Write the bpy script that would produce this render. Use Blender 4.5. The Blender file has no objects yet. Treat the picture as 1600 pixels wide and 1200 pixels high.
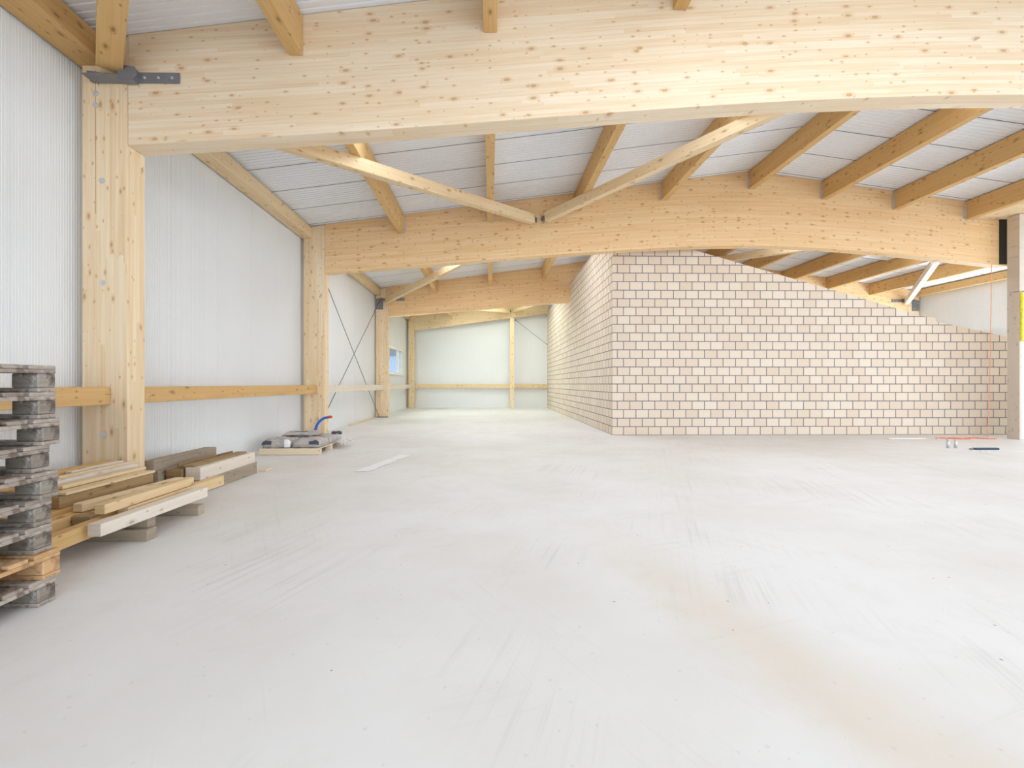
import bpy, math, random
from mathutils import Vector, Matrix

random.seed(7)
S = bpy.context.scene
COL = S.collection

# ------------------------------------------------------------------ camera
EYE = 1.2
cd = bpy.data.cameras.new('camera')
cam = bpy.data.objects.new('camera', cd)
COL.objects.link(cam)
cd.sensor_fit = 'HORIZONTAL'
cd.sensor_width = 36.0
cd.lens = 36.0 * 711.0 / 1600.0
cd.shift_x = 21.6 / 1600.0
cd.clip_start = 0.02
cd.clip_end = 400
cam.location = (0, 0, EYE)
cam.rotation_euler = (math.radians(90), 0, math.radians(-1.0))
S.camera = cam

# ------------------------------------------------------------------ view
S.view_settings.view_transform = 'Standard'
S.view_settings.look = 'None'
S.view_settings.gamma = 1.0
S.view_settings.use_curve_mapping = False
S.view_settings.exposure = 0.76
S.cycles.max_bounces = 12
S.cycles.diffuse_bounces = 8
S.cycles.glossy_bounces = 4
S.cycles.sample_clamp_indirect = 6.0
S.cycles.use_denoising = True

# ------------------------------------------------------------------ world
w = bpy.data.worlds.new('sky')
S.world = w
w.use_nodes = True
bg = w.node_tree.nodes['Background']
bg.inputs[0].default_value = (0.86, 0.93, 1.0, 1)
bg.inputs[1].default_value = 1.0

# ------------------------------------------------------------------ area lamps: the openings, and fill added under the roof
def area_lamp(name, loc, direction, sx, sy, power, color=(1, 1, 1), spread=180):
    d = bpy.data.lights.new(name, 'AREA')
    d.shape = 'RECTANGLE'
    d.size = sx
    d.size_y = sy
    d.energy = power
    d.color = color
    d.spread = math.radians(spread)
    o = bpy.data.objects.new(name, d)
    COL.objects.link(o)
    o.location = loc
    o.rotation_euler = Vector(direction).to_track_quat('-Z', 'Y').to_euler()
    return o

area_lamp('daylight_open_gable', (5.8, -13.9, 2.4), (0, 1, 0.03), 19.0, 4.4, 900, (0.80, 0.885, 1.0))
area_lamp('daylight_side_opening', (15.6, 4.2, 2.0), (-1, 0, 0.05), 10.5, 3.6, 215, (0.80, 0.885, 1.0))
area_lamp('daylight_side_window', (15.6, 13.3, 2.2), (-1, 0, 0.2), 5.0, 2.0, 240, (0.84, 0.92, 1.0))
area_lamp('daylight_left_window', (-4.33, 17.75, 2.2), (1, 0, -0.05), 1.5, 1.1, 260, (0.82, 0.93, 0.86))
# added roof fill lamps: (x, y, size x, size y, power, colour), hidden by the beams to brighten the hall evenly
FILL_TINT = (0.80, 0.885, 1.0)
ROOF_FILL = [(2.3, 1.9, 2.6, 3.6, 62, FILL_TINT), (9.9, 1.9, 3.4, 3.6, 45, FILL_TINT), (0.6, -4.0, 3.6, 3.6, 75, FILL_TINT), (12.9, 6.9, 2.0, 3.0, 14, FILL_TINT),
       (-0.98, 5.85, 1.6, 1.7, 24, FILL_TINT), (2.9, 5.85, 1.6, 1.7, 26, FILL_TINT), (6.62, 5.85, 1.4, 1.7, 26, FILL_TINT),
       (-0.98, 12.1, 1.6, 3.2, 70, FILL_TINT), (0.97, 12.1, 1.6, 3.2, 60, FILL_TINT), (8.25, 12.1, 1.3, 3.2, 45, FILL_TINT), (11.5, 12.1, 1.3, 3.2, 45, FILL_TINT),
       (0.2, 19.5, 3.4, 4.4, 135, (0.82, 0.93, 0.90))]
for x_, y_, a_, b_, p_, c_ in ROOF_FILL:
    sl = 0.132 if x_ < 5.8 else -0.132
    area_lamp('roof_fill_lamp', (x_, y_, 5.935 - 0.132 * abs(x_ - 5.8) - 0.075), (sl, 0, -1), a_, b_, p_, c_)

# ================================================================== helpers
def tag(o, label=None, cat=None, group=None, kind=None):
    if label: o['label'] = label
    if cat: o['category'] = cat
    if group: o['group'] = group
    if kind: o['kind'] = kind
    return o

def empty(name, loc, label=None, cat=None, group=None, rot=(0, 0, 0)):
    o = bpy.data.objects.new(name, None)
    COL.objects.link(o)
    o.location = loc
    o.rotation_euler = rot
    o.empty_display_size = 0.1
    return tag(o, label, cat, group)

def copy_tree(o, parent=None):
    c = o.copy()
    COL.objects.link(c)
    c.parent = parent
    for ch in list(o.children):
        copy_tree(ch, c)
    return c

class MB:
    """collects faces with a grain UV (u along the timber in metres, v across)"""
    def __init__(s):
        s.v = []; s.f = []; s.uv = []
    def face(s, pts, uvs=None):
        n = len(s.v)
        s.v += [tuple(p) for p in pts]
        s.f.append(tuple(range(n, n + len(pts))))
        s.uv.append(uvs if uvs else [(p[0] + p[1], p[2]) for p in pts])
        return s
    def box(s, x0, x1, y0, y1, z0, z1, axis='x', M=None, soft=0.35):
        P = lambda i, j, k: ((x0, x1)[i], (y0, y1)[j], (z0, z1)[k])
        quads = [[(0,0,0),(0,0,1),(0,1,1),(0,1,0)], [(1,0,0),(1,1,0),(1,1,1),(1,0,1)],
                 [(0,0,0),(1,0,0),(1,0,1),(0,0,1)], [(0,1,0),(0,1,1),(1,1,1),(1,1,0)],
                 [(0,0,0),(0,1,0),(1,1,0),(1,0,0)], [(0,0,1),(1,0,1),(1,1,1),(0,1,1)]]
        nax = [0, 0, 1, 1, 2, 2]
        a = 'xyz'.index(axis)
        for q, n in zip(quads, nax):
            pts = [P(*c) for c in q]
            oth = [k for k in range(3) if k != a and k != n]
            if n == a:
                k1, k2 = [k for k in range(3) if k != a]
                uv = [(p[k1] * 0.15 + 3.3, p[k2]) for p in pts]
            else:
                off = (0.0, 1.7, 3.1)[n]
                uv = [(p[a] + off, p[oth[0]] + off) for p in pts]
            if M is not None:
                pts = [tuple(M @ Vector(p)) for p in pts]
            s.face(pts, uv)
        return s
    def tube(s, path, r, n=10, cap=True):
        path = [Vector(p) for p in path]
        rings = []
        prev = None
        for i, p in enumerate(path):
            a = path[max(i - 1, 0)]; b = path[min(i + 1, len(path) - 1)]
            t = (b - a).normalized()
            if prev is None:
                up = Vector((0, 0, 1)) if abs(t.z) < 0.9 else Vector((1, 0, 0))
                x = t.cross(up).normalized()
            else:
                x = (prev - t * prev.dot(t)).normalized()
            prev = x
            y = t.cross(x)
            rr = r[i] if isinstance(r, (list, tuple)) else r
            rings.append([p + (x * math.cos(k * 2 * math.pi / n) + y * math.sin(k * 2 * math.pi / n)) * rr for k in range(n)])
        L = 0
        for i in range(len(path) - 1):
            d = (path[i + 1] - path[i]).length
            for k in range(n):
                k2 = (k + 1) % n
                v0 = k * 0.02; v1 = (k + 1) * 0.02
                s.face([rings[i][k], rings[i][k2], rings[i + 1][k2], rings[i + 1][k]],
                       [(L, v0), (L, v1), (L + d, v1), (L + d, v0)])
            L += d
        if cap:
            s.face(list(reversed(rings[0]))); s.face(rings[-1])
        return s
    def prism_y(s, pts, y0, y1, uvf=None):
        """closed XZ outline (counter-clockwise seen from -Y) extruded along Y"""
        uvf = uvf or (lambda x, z: (x, z))
        n = len(pts)
        s.face([(x, y0, z) for x, z in pts], [uvf(x, z) for x, z in pts])
        s.face([(x, y1, z) for x, z in reversed(pts)], [uvf(x, z) for x, z in reversed(pts)])
        for i in range(n):
            a = pts[i]; b = pts[(i + 1) % n]
            s.face([(a[0], y0, a[1]), (a[0], y1, a[1]), (b[0], y1, b[1]), (b[0], y0, b[1])],
                   [(a[0], a[1] + 5), (a[0], a[1] + 5 + (y1 - y0)), (b[0], a[1] + 5 + (y1 - y0)), (b[0], a[1] + 5)])
        return s
    def build(s, name, mat, parent=None, smooth=False, bevel=0, weld=True):
        me = bpy.data.meshes.new(name)
        me.from_pydata(s.v, [], s.f)
        uvl = me.uv_layers.new(name='grain')
        i = 0
        for uvs in s.uv:
            for q in uvs:
                uvl.data[i].uv = q
                i += 1
        if weld:
            import bmesh
            bm = bmesh.new(); bm.from_mesh(me)
            bmesh.ops.remove_doubles(bm, verts=bm.verts, dist=1e-5)
            bmesh.ops.recalc_face_normals(bm, faces=bm.faces)
            bm.to_mesh(me); bm.free()
        if smooth:
            for p in me.polygons: p.use_smooth = True
        me.materials.append(mat)
        o = bpy.data.objects.new(name, me)
        COL.objects.link(o)
        if parent: o.parent = parent
        if bevel:
            m = o.modifiers.new('edge', 'BEVEL')
            m.width = bevel; m.segments = 1; m.limit_method = 'ANGLE'
            m.angle_limit = math.radians(40)
        return o

# ------------------------------------------------------------------ materials
class N:
    def __init__(s, name):
        s.m = bpy.data.materials.new(name)
        s.m.use_nodes = True
        s.t = s.m.node_tree
        s.b = s.t.nodes['Principled BSDF']
    def n(s, typ, ins=None, **kw):
        x = s.t.nodes.new(typ)
        for k, v in kw.items(): setattr(x, k, v)
        for k, v in (ins or {}).items():
            s.put(x.inputs[k], v)
        return x
    def put(s, sock, v):
        if isinstance(v, bpy.types.NodeSocket): s.t.links.new(v, sock)
        elif isinstance(v, bpy.types.Node): s.t.links.new(v.outputs[0], sock)
        else: sock.default_value = v
    def math(s, op, a, b=0.0, c=None, clamp=False):
        x = s.n('ShaderNodeMath', {0: a, 1: b}, operation=op, use_clamp=clamp)
        if c is not None: s.put(x.inputs[2], c)
        return x.outputs[0]
    def ramp(s, v, lo, hi, a=0.0, b=1.0):
        x = s.n('ShaderNodeMapRange', {0: v, 1: lo, 2: hi, 3: a, 4: b}, interpolation_type='SMOOTHSTEP')
        return x.outputs[0]
    def mix(s, f, a, b, blend='MIX'):
        x = s.n('ShaderNodeMix', data_type='RGBA', blend_type=blend)
        s.put(x.inputs[0], f)
        s.put(x.inputs[6], a if not isinstance(a, tuple) else (*a, 1))
        s.put(x.inputs[7], b if not isinstance(b, tuple) else (*b, 1))
        return x.outputs[2]
    def vec(s, x, y, z=0.0):
        return s.n('ShaderNodeCombineXYZ', {0: x, 1: y, 2: z}).outputs[0]
    def noise(s, v, scale=1.0, detail=3.0, rough=0.5):
        return s.n('ShaderNodeTexNoise', {'Vector': v, 'Scale': scale, 'Detail': detail, 'Roughness': rough}).outputs[0]
    def set(s, color=None, rough=0.6, spec=0.3, metal=0.0):
        if color is not None: s.put(s.b.inputs['Base Color'], color if not isinstance(color, tuple) else (*color, 1))
        s.put(s.b.inputs['Roughness'], rough)
        s.put(s.b.inputs['Specular IOR Level'], spec)
        s.put(s.b.inputs['Metallic'], metal)
        return s.m
    def bump(s, h, strength=0.2, dist=0.002):
        b = s.n('ShaderNodeBump', {'Height': h, 'Strength': strength, 'Distance': dist})
        s.t.links.new(b.outputs[0], s.b.inputs['Normal'])

def wood(name, light, mid, knot=(0.30, 0.15, 0.06), lam=0.04, knots=1.0, grain=1.0, dirt=None):
    m = N(name)
    uv = m.n('ShaderNodeUVMap', uv_map='grain')
    sp = m.n('ShaderNodeSeparateXYZ', {0: uv.outputs[0]})
    rnd = m.n('ShaderNodeObjectInfo').outputs['Random']
    U = m.math('ADD', sp.outputs[0], m.math('MULTIPLY', rnd, 37.0))
    V = m.math('ADD', sp.outputs[1], m.math('MULTIPLY', m.math('FLOOR', m.math('MULTIPLY', rnd, 211.0)), 0.04 if not lam else lam))
    if lam:
        q = m.math('DIVIDE', V, lam)
        li = m.math('FLOOR', q)
        fr = m.math('FRACT', q)
        wn = m.n('ShaderNodeTexWhiteNoise', {'W': li}, noise_dimensions='1D').outputs[0]
        sg = m.math('FLOOR', m.math('ADD', m.math('DIVIDE', U, 1.7), m.math('MULTIPLY', wn, 7.0)))
        cell = m.n('ShaderNodeTexWhiteNoise', {'Vector': m.vec(li, sg)}, noise_dimensions='2D').outputs[0]
        line = m.ramp(m.math('ABSOLUTE', m.math('SUBTRACT', fr, 0.5)), 0.44, 0.5)
    else:
        cell = m.n('ShaderNodeTexWhiteNoise', {'W': m.math('MULTIPLY', rnd, 91.0)}, noise_dimensions='1D').outputs[0]
        line = None
    g = m.noise(m.vec(m.math('MULTIPLY', U, 1.3), m.math('MULTIPLY', V, 42.0), m.math('MULTIPLY', cell, 13.0)), 1.0, 4.0, 0.6)
    g2 = m.noise(m.vec(m.math('MULTIPLY', U, 0.8), m.math('MULTIPLY', V, 5.0), cell), 1.0, 2.0)
    t = m.math('ADD', m.math('MULTIPLY', m.ramp(g, 0.3, 0.75), 0.55 * grain), m.math('MULTIPLY', cell, 0.55))
    t = m.math('ADD', t, m.math('MULTIPLY', m.math('SUBTRACT', g2, 0.5), 0.7), clamp=True)
    c = m.mix(t, light, mid)
    if line is not None:
        c = m.mix(m.math('MULTIPLY', line, 0.30), c, tuple(x * 0.72 for x in mid))
    for sx, sy, rare, size, dark in ((3.7, 8.3, 0.42, 0.135, 0.62), (8.0, 15.0, 0.62, 0.13, 0.55)):
        wob = m.math('MULTIPLY', g2, 0.3)
        vo = m.n('ShaderNodeTexVoronoi', {'Vector': m.vec(m.math('MULTIPLY', U, sx), m.math('ADD', m.math('MULTIPLY', V, sy), wob), 0.0), 'Scale': 1.0}, voronoi_dimensions='2D')
        cr = m.n('ShaderNodeSeparateColor', {0: vo.outputs['Color']}).outputs[0]
        th = m.ramp(cr, rare, 1.0, 0.0, size * knots)
        d = vo.outputs['Distance']
        halo = m.ramp(m.math('SUBTRACT', d, m.math('MULTIPLY', th, 2.2)), -0.08, 0.0, 1.0, 0.0)
        core = m.ramp(m.math('SUBTRACT', d, th), -0.035, 0.005, 1.0, 0.0)
        on = m.ramp(th, 0.012, 0.03)
        c = m.mix(m.math('MULTIPLY', m.math('MULTIPLY', halo, on), 0.32), c, tuple(a * 0.55 + b * 0.45 for a, b in zip(mid, knot)))
        c = m.mix(m.math('MULTIPLY', m.math('MULTIPLY', core, on), dark), c, knot)
    if dirt:
        geo = m.n('ShaderNodeTexCoord').outputs['Object']
        dn = m.noise(geo, 7.0, 5.0, 0.65)
        c = m.mix(m.ramp(dn, 0.50, 0.66), c, dirt[0])
        dn2 = m.noise(geo, 19.0, 4.0, 0.6)
        c = m.mix(m.ramp(dn2, 0.50, 0.66, 0.0, 0.8), c, dirt[1])
    m.bump(g, 0.12, 0.002)
    return m.set(c, 0.62, 0.22)

M = {}
M['glulam'] = wood('glulam_spruce', (0.86, 0.64, 0.39), (0.76, 0.495, 0.245), (0.42, 0.19, 0.05))
M['glulam_lit'] = wood('glulam_spruce_lit', (0.85, 0.74, 0.575), (0.76, 0.575, 0.365), (0.50, 0.25, 0.08))  # same spruce as glulam; strong light on the nearest beam painted in as paleness
M['glulam_column'] = wood('glulam_spruce_column', (0.86, 0.725, 0.53), (0.74, 0.54, 0.31), (0.44, 0.22, 0.07), lam=0.045)
M['timber'] = wood('sawn_spruce_honey_shaded', (0.70, 0.47, 0.22), (0.56, 0.34, 0.13), (0.22, 0.10, 0.035), lam=0)  # honey sawn timber; on purlins the darker tone paints in the dim roof light
M['timber_pale'] = wood('sawn_spruce_pale', (0.80, 0.65, 0.43), (0.66, 0.47, 0.25), (0.30, 0.15, 0.06), lam=0)
M['timber_white'] = wood('sawn_spruce_bleached', (0.80, 0.74, 0.65), (0.66, 0.58, 0.48), (0.33, 0.22, 0.14), lam=0)
M['timber_brown'] = wood('sawn_timber_brown', (0.40, 0.28, 0.14), (0.26, 0.17, 0.08), (0.10, 0.06, 0.03), lam=0)
M['timber_grey'] = wood('weathered_timber_grey', (0.44, 0.375, 0.29), (0.30, 0.245, 0.18), (0.14, 0.11, 0.08), lam=0)
M['pallet_grey'] = wood('weathered_pallet_wood', (0.46, 0.40, 0.345), (0.25, 0.20, 0.16), (0.10, 0.08, 0.07), lam=0, dirt=((0.60, 0.60, 0.60), (0.14, 0.10, 0.075)))
M['pallet_block'] = wood('weathered_pallet_block', (0.36, 0.32, 0.27), (0.18, 0.15, 0.12), (0.08, 0.07, 0.06), lam=0, dirt=((0.62, 0.63, 0.63), (0.07, 0.055, 0.05)))
M['pallet_new'] = wood('fresh_pallet_wood', (0.66, 0.44, 0.24), (0.50, 0.28, 0.12), (0.22, 0.09, 0.04), lam=0, dirt=((0.60, 0.45, 0.30), (0.30, 0.18, 0.10)))
M['pallet_pale'] = wood('pale_pallet_wood', (0.78, 0.67, 0.50), (0.66, 0.52, 0.34), (0.30, 0.18, 0.10), lam=0)
M['partition'] = wood('pale_partition_board', (0.64, 0.57, 0.485), (0.56, 0.49, 0.41), (0.38, 0.33, 0.27), lam=0, knots=0.9, grain=0.5)

def plain(name, color, rough=0.5, spec=0.3, metal=0.0, var=0.06, scale=6.0):
    m = N(name)
    tc = m.n('ShaderNodeTexCoord').outputs['Object']
    nz = m.noise(tc, scale, 3.0)
    c = m.mix(m.ramp(nz, 0.3, 0.7, 0.0, 1.0), tuple(x * (1 - var) for x in color), tuple(min(1, x * (1 + var)) for x in color))
    return m.set(c, rough, spec, metal)

M['panel'] = plain('white_sandwich_panel', (0.755, 0.775, 0.785), 0.42, 0.35, var=0.015, scale=0.7)
M['roof_panel'] = plain('white_roof_panel', (0.80, 0.825, 0.86), 0.38, 0.35, var=0.02, scale=0.9)
M['steel_dark'] = plain('dark_grey_primed_steel', (0.22, 0.23, 0.255), 0.45, 0.4, 0.3)
M['zinc'] = plain('galvanised_steel', (0.62, 0.64, 0.66), 0.38, 0.5, 0.75)
M['black'] = plain('black_gap_strip', (0.03, 0.027, 0.022), 0.7)
M['gasket'] = plain('grey_panel_gasket', (0.25, 0.25, 0.28), 0.7)
M['foam'] = plain('yellow_mounting_foam', (0.78, 0.66, 0.04), 0.9, var=0.3, scale=60)
M['white_frame'] = plain('white_window_plastic', (0.85, 0.86, 0.87), 0.3)
M['door_white'] = plain('white_door_leaf', (0.84, 0.86, 0.88), 0.4)
M['zinc'].node_tree.nodes['Principled BSDF'].inputs['Metallic'].default_value = 0.5
M['pipe_blue'] = plain('blue_plastic_pipe', (0.02, 0.15, 0.62), 0.35, 0.4)
M['pipe_red'] = plain('red_pipe_plug', (0.62, 0.09, 0.06), 0.4)
M['cord'] = plain('orange_cord', (0.85, 0.35, 0.17), 0.7)
M['strap'] = plain('red_orange_strap', (0.80, 0.24, 0.13), 0.7)
M['paper'] = plain('white_paper', (0.85, 0.85, 0.80), 0.8)
M['navy'] = plain('dark_blue_tool_body', (0.03, 0.05, 0.10), 0.4)
M['sack_print'] = plain('dark_sack_print', (0.07, 0.075, 0.11), 0.6)
M['sack_label'] = plain('white_sack_label', (0.80, 0.82, 0.86), 0.6)
M['house'] = plain('blue_grey_render', (0.36, 0.47, 0.62), 0.8)
M['house_roof'] = plain('dark_roof_tile', (0.20, 0.20, 0.24), 0.8)
M['ground'] = plain('meadow_grass', (0.22, 0.38, 0.12), 0.9, var=0.25, scale=1.5)

def sack_mat():
    m = N('dusty_cement_sack')
    tc = m.n('ShaderNodeTexCoord').outputs['Object']
    a = m.noise(tc, 9.0, 5.0, 0.6)
    c = m.mix(m.ramp(a, 0.35, 0.7), (0.55, 0.51, 0.47), (0.38, 0.36, 0.35))
    m.bump(m.noise(tc, 22.0, 3.0), 0.6, 0.01)
    return m.set(c, 0.75, 0.2)
M['sack'] = sack_mat()

def film_mat(name):
    m = N(name)
    tc = m.n('ShaderNodeTexCoord').outputs['Object']
    m.bump(m.noise(tc, 25.0, 3.0), 0.8, 0.01)
    m.set((0.88, 0.90, 0.93), 0.18, 0.6)
    m.b.inputs['Alpha'].default_value = 0.7
    return m.m
M['film'] = film_mat('clear_plastic_film')

M['film_white'] = film_mat('milky_plastic_film')
M['film_white'].node_tree.nodes['Principled BSDF'].inputs['Base Color'].default_value = (0.93, 0.94, 0.95, 1)
M['film_white'].node_tree.nodes['Principled BSDF'].inputs['Roughness'].default_value = 0.45
M['film_white'].node_tree.nodes['Principled BSDF'].inputs['Alpha'].default_value = 0.9
def glass_mat():
    m = N('window_glass')
    m.set((0.9, 0.95, 1.0), 0.02, 0.5)
    m.b.inputs['Transmission Weight'].default_value = 1.0
    m.b.inputs['IOR'].default_value = 1.05
    return m.m
M['glass'] = glass_mat()

def block_mat():
    m = N('sand_lime_blockwork')
    uv = m.n('ShaderNodeUVMap', uv_map='grain')
    br = m.n('ShaderNodeTexBrick', {'Vector': uv.outputs[0], 'Color1': (0.72, 0.60, 0.475, 1), 'Color2': (0.79, 0.695, 0.58, 1),
                                    'Mortar': (0.15, 0.155, 0.19, 1), 'Scale': 1.0, 'Mortar Size': 0.010,
                                    'Mortar Smooth': 0.15, 'Bias': 0.0, 'Brick Width': 0.2945, 'Row Height': 0.2})
    br.offset = 0.5
    br.offset_frequency = 2
    nz = m.noise(uv.outputs[0], 30.0, 4.0, 0.65)
    c = m.mix(m.ramp(nz, 0.35, 0.75, 0.0, 0.28), br.outputs[0], (0.66, 0.58, 0.50))
    # mortar smears
    n2 = m.noise(uv.outputs[0], 3.4, 3.0)
    n3 = m.noise(uv.outputs[0], 22.0, 2.0)
    sm = m.math('MULTIPLY', m.ramp(n2, 0.62, 0.72), m.ramp(n3, 0.58, 0.70))
    c = m.mix(m.math('MULTIPLY', sm, 0.5), c, (0.45, 0.47, 0.53))
    m.bump(m.math('SUBTRACT', m.math('MULTIPLY', nz, 0.15), br.outputs[1]), 0.6, 0.006)
    return m.set(c, 0.85, 0.15)
M['block'] = block_mat()

def floor_mat():
    m = N('pale_screed_floor')
    P = m.n('ShaderNodeTexCoord').outputs['Object']
    sp = m.n('ShaderNodeSeparateXYZ', {0: P})
    X, Y = sp.outputs[0], sp.outputs[1]
    a = m.noise(P, 0.55, 4.0, 0.55)
    c = m.mix(m.ramp(a, 0.35, 0.68), (0.745, 0.74, 0.73), (0.69, 0.672, 0.64))
    b = m.noise(P, 2.6, 6.0, 0.65)
    c = m.mix(m.ramp(b, 0.5, 0.75, 0.0, 0.38), c, (0.66, 0.635, 0.60))
    # worn tan track crossing the near floor
    dx = m.math('SUBTRACT', X, m.math('MULTIPLY_ADD', Y, -0.22, 1.72))
    tr = m.ramp(m.math('ABSOLUTE', m.math('ADD', dx, m.math('MULTIPLY', m.math('SUBTRACT', b, 0.5), 0.5))), 0.0, 0.42, 1.0, 0.0)
    tr = m.math('MULTIPLY', tr, m.ramp(Y, 4.6, 2.4))
    tr = m.math('MULTIPLY', tr, m.ramp(Y, 5.5, 1.3, 0.2, 1.0))
    c = m.mix(m.math('MULTIPLY', tr, 0.5), c, (0.66, 0.56, 0.44))
    # tyre scuffs and scratches in three directions
    for ang, sc, lo, amt, col in ((0.35, 1.0, 0.56, 0.34, (0.50, 0.49, 0.485)), (-0.5, 1.3, 0.59, 0.30, (0.58, 0.55, 0.51)), (1.25, 0.9, 0.60, 0.32, (0.55, 0.53, 0.50))):
        r = m.n('ShaderNodeVectorRotate', {'Vector': P, 'Angle': ang}, rotation_type='Z_AXIS').outputs[0]
        r = m.n('ShaderNodeVectorMath', {0: r, 1: (22.0 * sc, 0.55 * sc, 1.0)}, operation='MULTIPLY').outputs[0]
        s_ = m.noise(r, 1.0, 5.0, 0.62)
        area = m.ramp(m.noise(P, 0.8 + ang * 0.2, 2.0), 0.45, 0.65)
        c = m.mix(m.math('MULTIPLY', m.math('MULTIPLY', m.ramp(s_, lo - 0.06, lo + 0.12), area), amt), c, col)
    # crumbs
    vo = m.n('ShaderNodeTexVoronoi', {'Vector': P, 'Scale': 3.6}, voronoi_dimensions='2D')
    cr = m.n('ShaderNodeSeparateColor', {0: vo.outputs['Color']}).outputs[1]
    sz = m.ramp(cr, 0.72, 1.0, 0.0, 0.030)
    c = m.mix(m.math('MULTIPLY', m.ramp(m.math('SUBTRACT', vo.outputs['Distance'], sz), -0.012, 0.0, 1.0, 0.0), 0.8), c, (0.22, 0.21, 0.19))
    vo2 = m.n('ShaderNodeTexVoronoi', {'Vector': P, 'Scale': 11.0}, voronoi_dimensions='2D')
    cr2 = m.n('ShaderNodeSeparateColor', {0: vo2.outputs['Color']}).outputs[2]
    sz2 = m.ramp(cr2, 0.65, 1.0, 0.0, 0.11)
    c = m.mix(m.math('MULTIPLY', m.ramp(m.math('SUBTRACT', vo2.outputs['Distance'], sz2), -0.05, 0.0, 1.0, 0.0), 0.25), c, (0.45, 0.43, 0.42))
    m.bump(b, 0.08, 0.004)
    return m.set(c, m.ramp(b, 0.3, 0.7, 0.42, 0.62), 0.28)
M['floor'] = floor_mat()

# ================================================================== the building
XL, XR = -4.15, 15.75
RIDGE = 5.8
Y0, YB = -14.0, 22.9
def roof(x):
    return 5.935 - 0.132 * abs(x - RIDGE)

# ---- floor
tag(MB().box(XL - 0.2, XR + 0.2, Y0, YB + 0.2, -0.2, 0).build('floor', M['floor']), kind='structure')

# ---- roof deck: ribbed white panels running across the hall, one metre wide
def rib_profile(a0, a1, pitch, depth, joint, joint_w=0.012, joint_d=0.012):
    """(position, height) pairs of a sheet face: shallow trapezoid ribs with open joints"""
    out = []
    a = a0
    ph = 0.80 if abs(joint - 0.83) < 1e-6 else 0.0
    nj = ph + math.ceil((a0 - ph + 1e-6) / joint) * joint
    while a < a1 - 1e-6:
        if abs(a - nj) < pitch * 0.5:
            out += [(a, 0), (a + 0.001, joint_d), (a + joint_w, joint_d), (a + joint_w + 0.001, 0)]
            nj += joint
        out += [(a + pitch * 0.30, 0), (a + pitch * 0.38, depth), (a + pitch * 0.62, depth), (a + pitch * 0.70, 0)]
        a += pitch
    out.append((a1, 0))
    res = [(a0, 0)]
    for p in out:
        if p[0] > res[-1][0] + 1e-7 and p[0] <= a1: res.append(p)
    return res

mb = MB(); seams = []
prof = rib_profile(Y0, YB, 0.083, 0.011, 0.83, 0.018, 0.035)
for xa, xb in ((XL - 0.2, RIDGE), (RIDGE, XR + 0.2)):
    za, zb = roof(xa), roof(xb)
    for (a, h), (b, g) in zip(prof, prof[1:]):
        if h > 0.02 or g > 0.02: seams.append(len(mb.f))
        mb.face([(xa, a, za + h), (xa, b, za + g), (xb, b, zb + g), (xb, a, zb + h)])
    T = 0.12
    mb.face([(xa, Y0, za + T), (xb, Y0, zb + T), (xb, YB, zb + T), (xa, YB, za + T)])
    mb.face([(xa, Y0, za), (xb, Y0, zb), (xb, Y0, zb + T), (xa, Y0, za + T)])
o = mb.build('ceiling', M['roof_panel'], weld=False)
o.data.materials.append(M['gasket'])
for k in seams: o.data.polygons[k].material_index = 1
tag(o, kind='structure')

for k, (x_, y_, a_, b_, p_, c_) in enumerate(ROOF_FILL):  # made-up frames around the added roof fill lamps
    sl = math.atan(0.132) * (-1 if x_ < RIDGE else 1)
    fr = MB()
    if b_ > 4: pass
    for X0, X1, Yy0, Yy1 in ((-a_/2-.08, a_/2+.08, -b_/2-.08, -b_/2), (-a_/2-.08, a_/2+.08, b_/2, b_/2+.08), (-a_/2-.08, -a_/2, -b_/2, b_/2), (a_/2, a_/2+.08, -b_/2, b_/2)):
        fr.box(X0, X1, Yy0, Yy1, -0.09, -0.002)
    o = fr.build('window_%d' % (k + 2), M['white_frame'])
    o.location = (x_, y_, roof(x_)); o.rotation_euler = (0, sl, 0)
    tag(o, kind='structure')

# ---- metal sandwich walls with fine vertical ribs
def ribbed(mb, P, a0, a1, z0, z1f, out, pitch=0.028, depth=0.0022):
    pr = rib_profile(a0, a1, pitch, depth, 1.0, 0.006, 0.004)
    for (a, h), (b, g) in zip(pr, pr[1:]):
        mb.face([P(a, h, z0), P(b, g, z0), P(b, g, z1f(b)), P(a, h, z1f(a))])

WY0, WY1, WZ0, WZ1 = 16.95, 21.55, 1.62, 2.80          # window opening
mb = MB()
PL = lambda a, h, z: (XL - h, a, z)
top = lambda a: roof(XL)
ribbed(mb, PL, Y0, WY0, 0, top, 1)
ribbed(mb, PL, WY0, WY1, 0, lambda a: WZ0, 1)
ribbed(mb, PL, WY0, WY1, WZ1, top, 1)
ribbed(mb, PL, WY1, YB, 0, top, 1)
for (a, b, c, d) in ((Y0, WY0, 0, roof(XL)), (WY0, WY1, 0, WZ0), (WY0, WY1, WZ1, roof(XL)), (WY1, YB, 0, roof(XL))):
    mb.box(XL - 0.14, XL - 0.02, a, b, c, d, 'z')
tag(mb.build('wall_left', M['panel'], weld=False), kind='structure')

mb = MB()
ribbed(mb, lambda a, h, z: (a, YB + h, z), XL, XR, 0, roof, 1)
mb.face([(XL, YB + 0.12, 0), (XR, YB + 0.12, 0), (XR, YB + 0.12, roof(XR)), (RIDGE, YB + 0.12, roof(RIDGE)), (XL, YB + 0.12, roof(XL))])
tag(mb.build('wall_back', M['panel'], weld=False), kind='structure')

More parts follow.
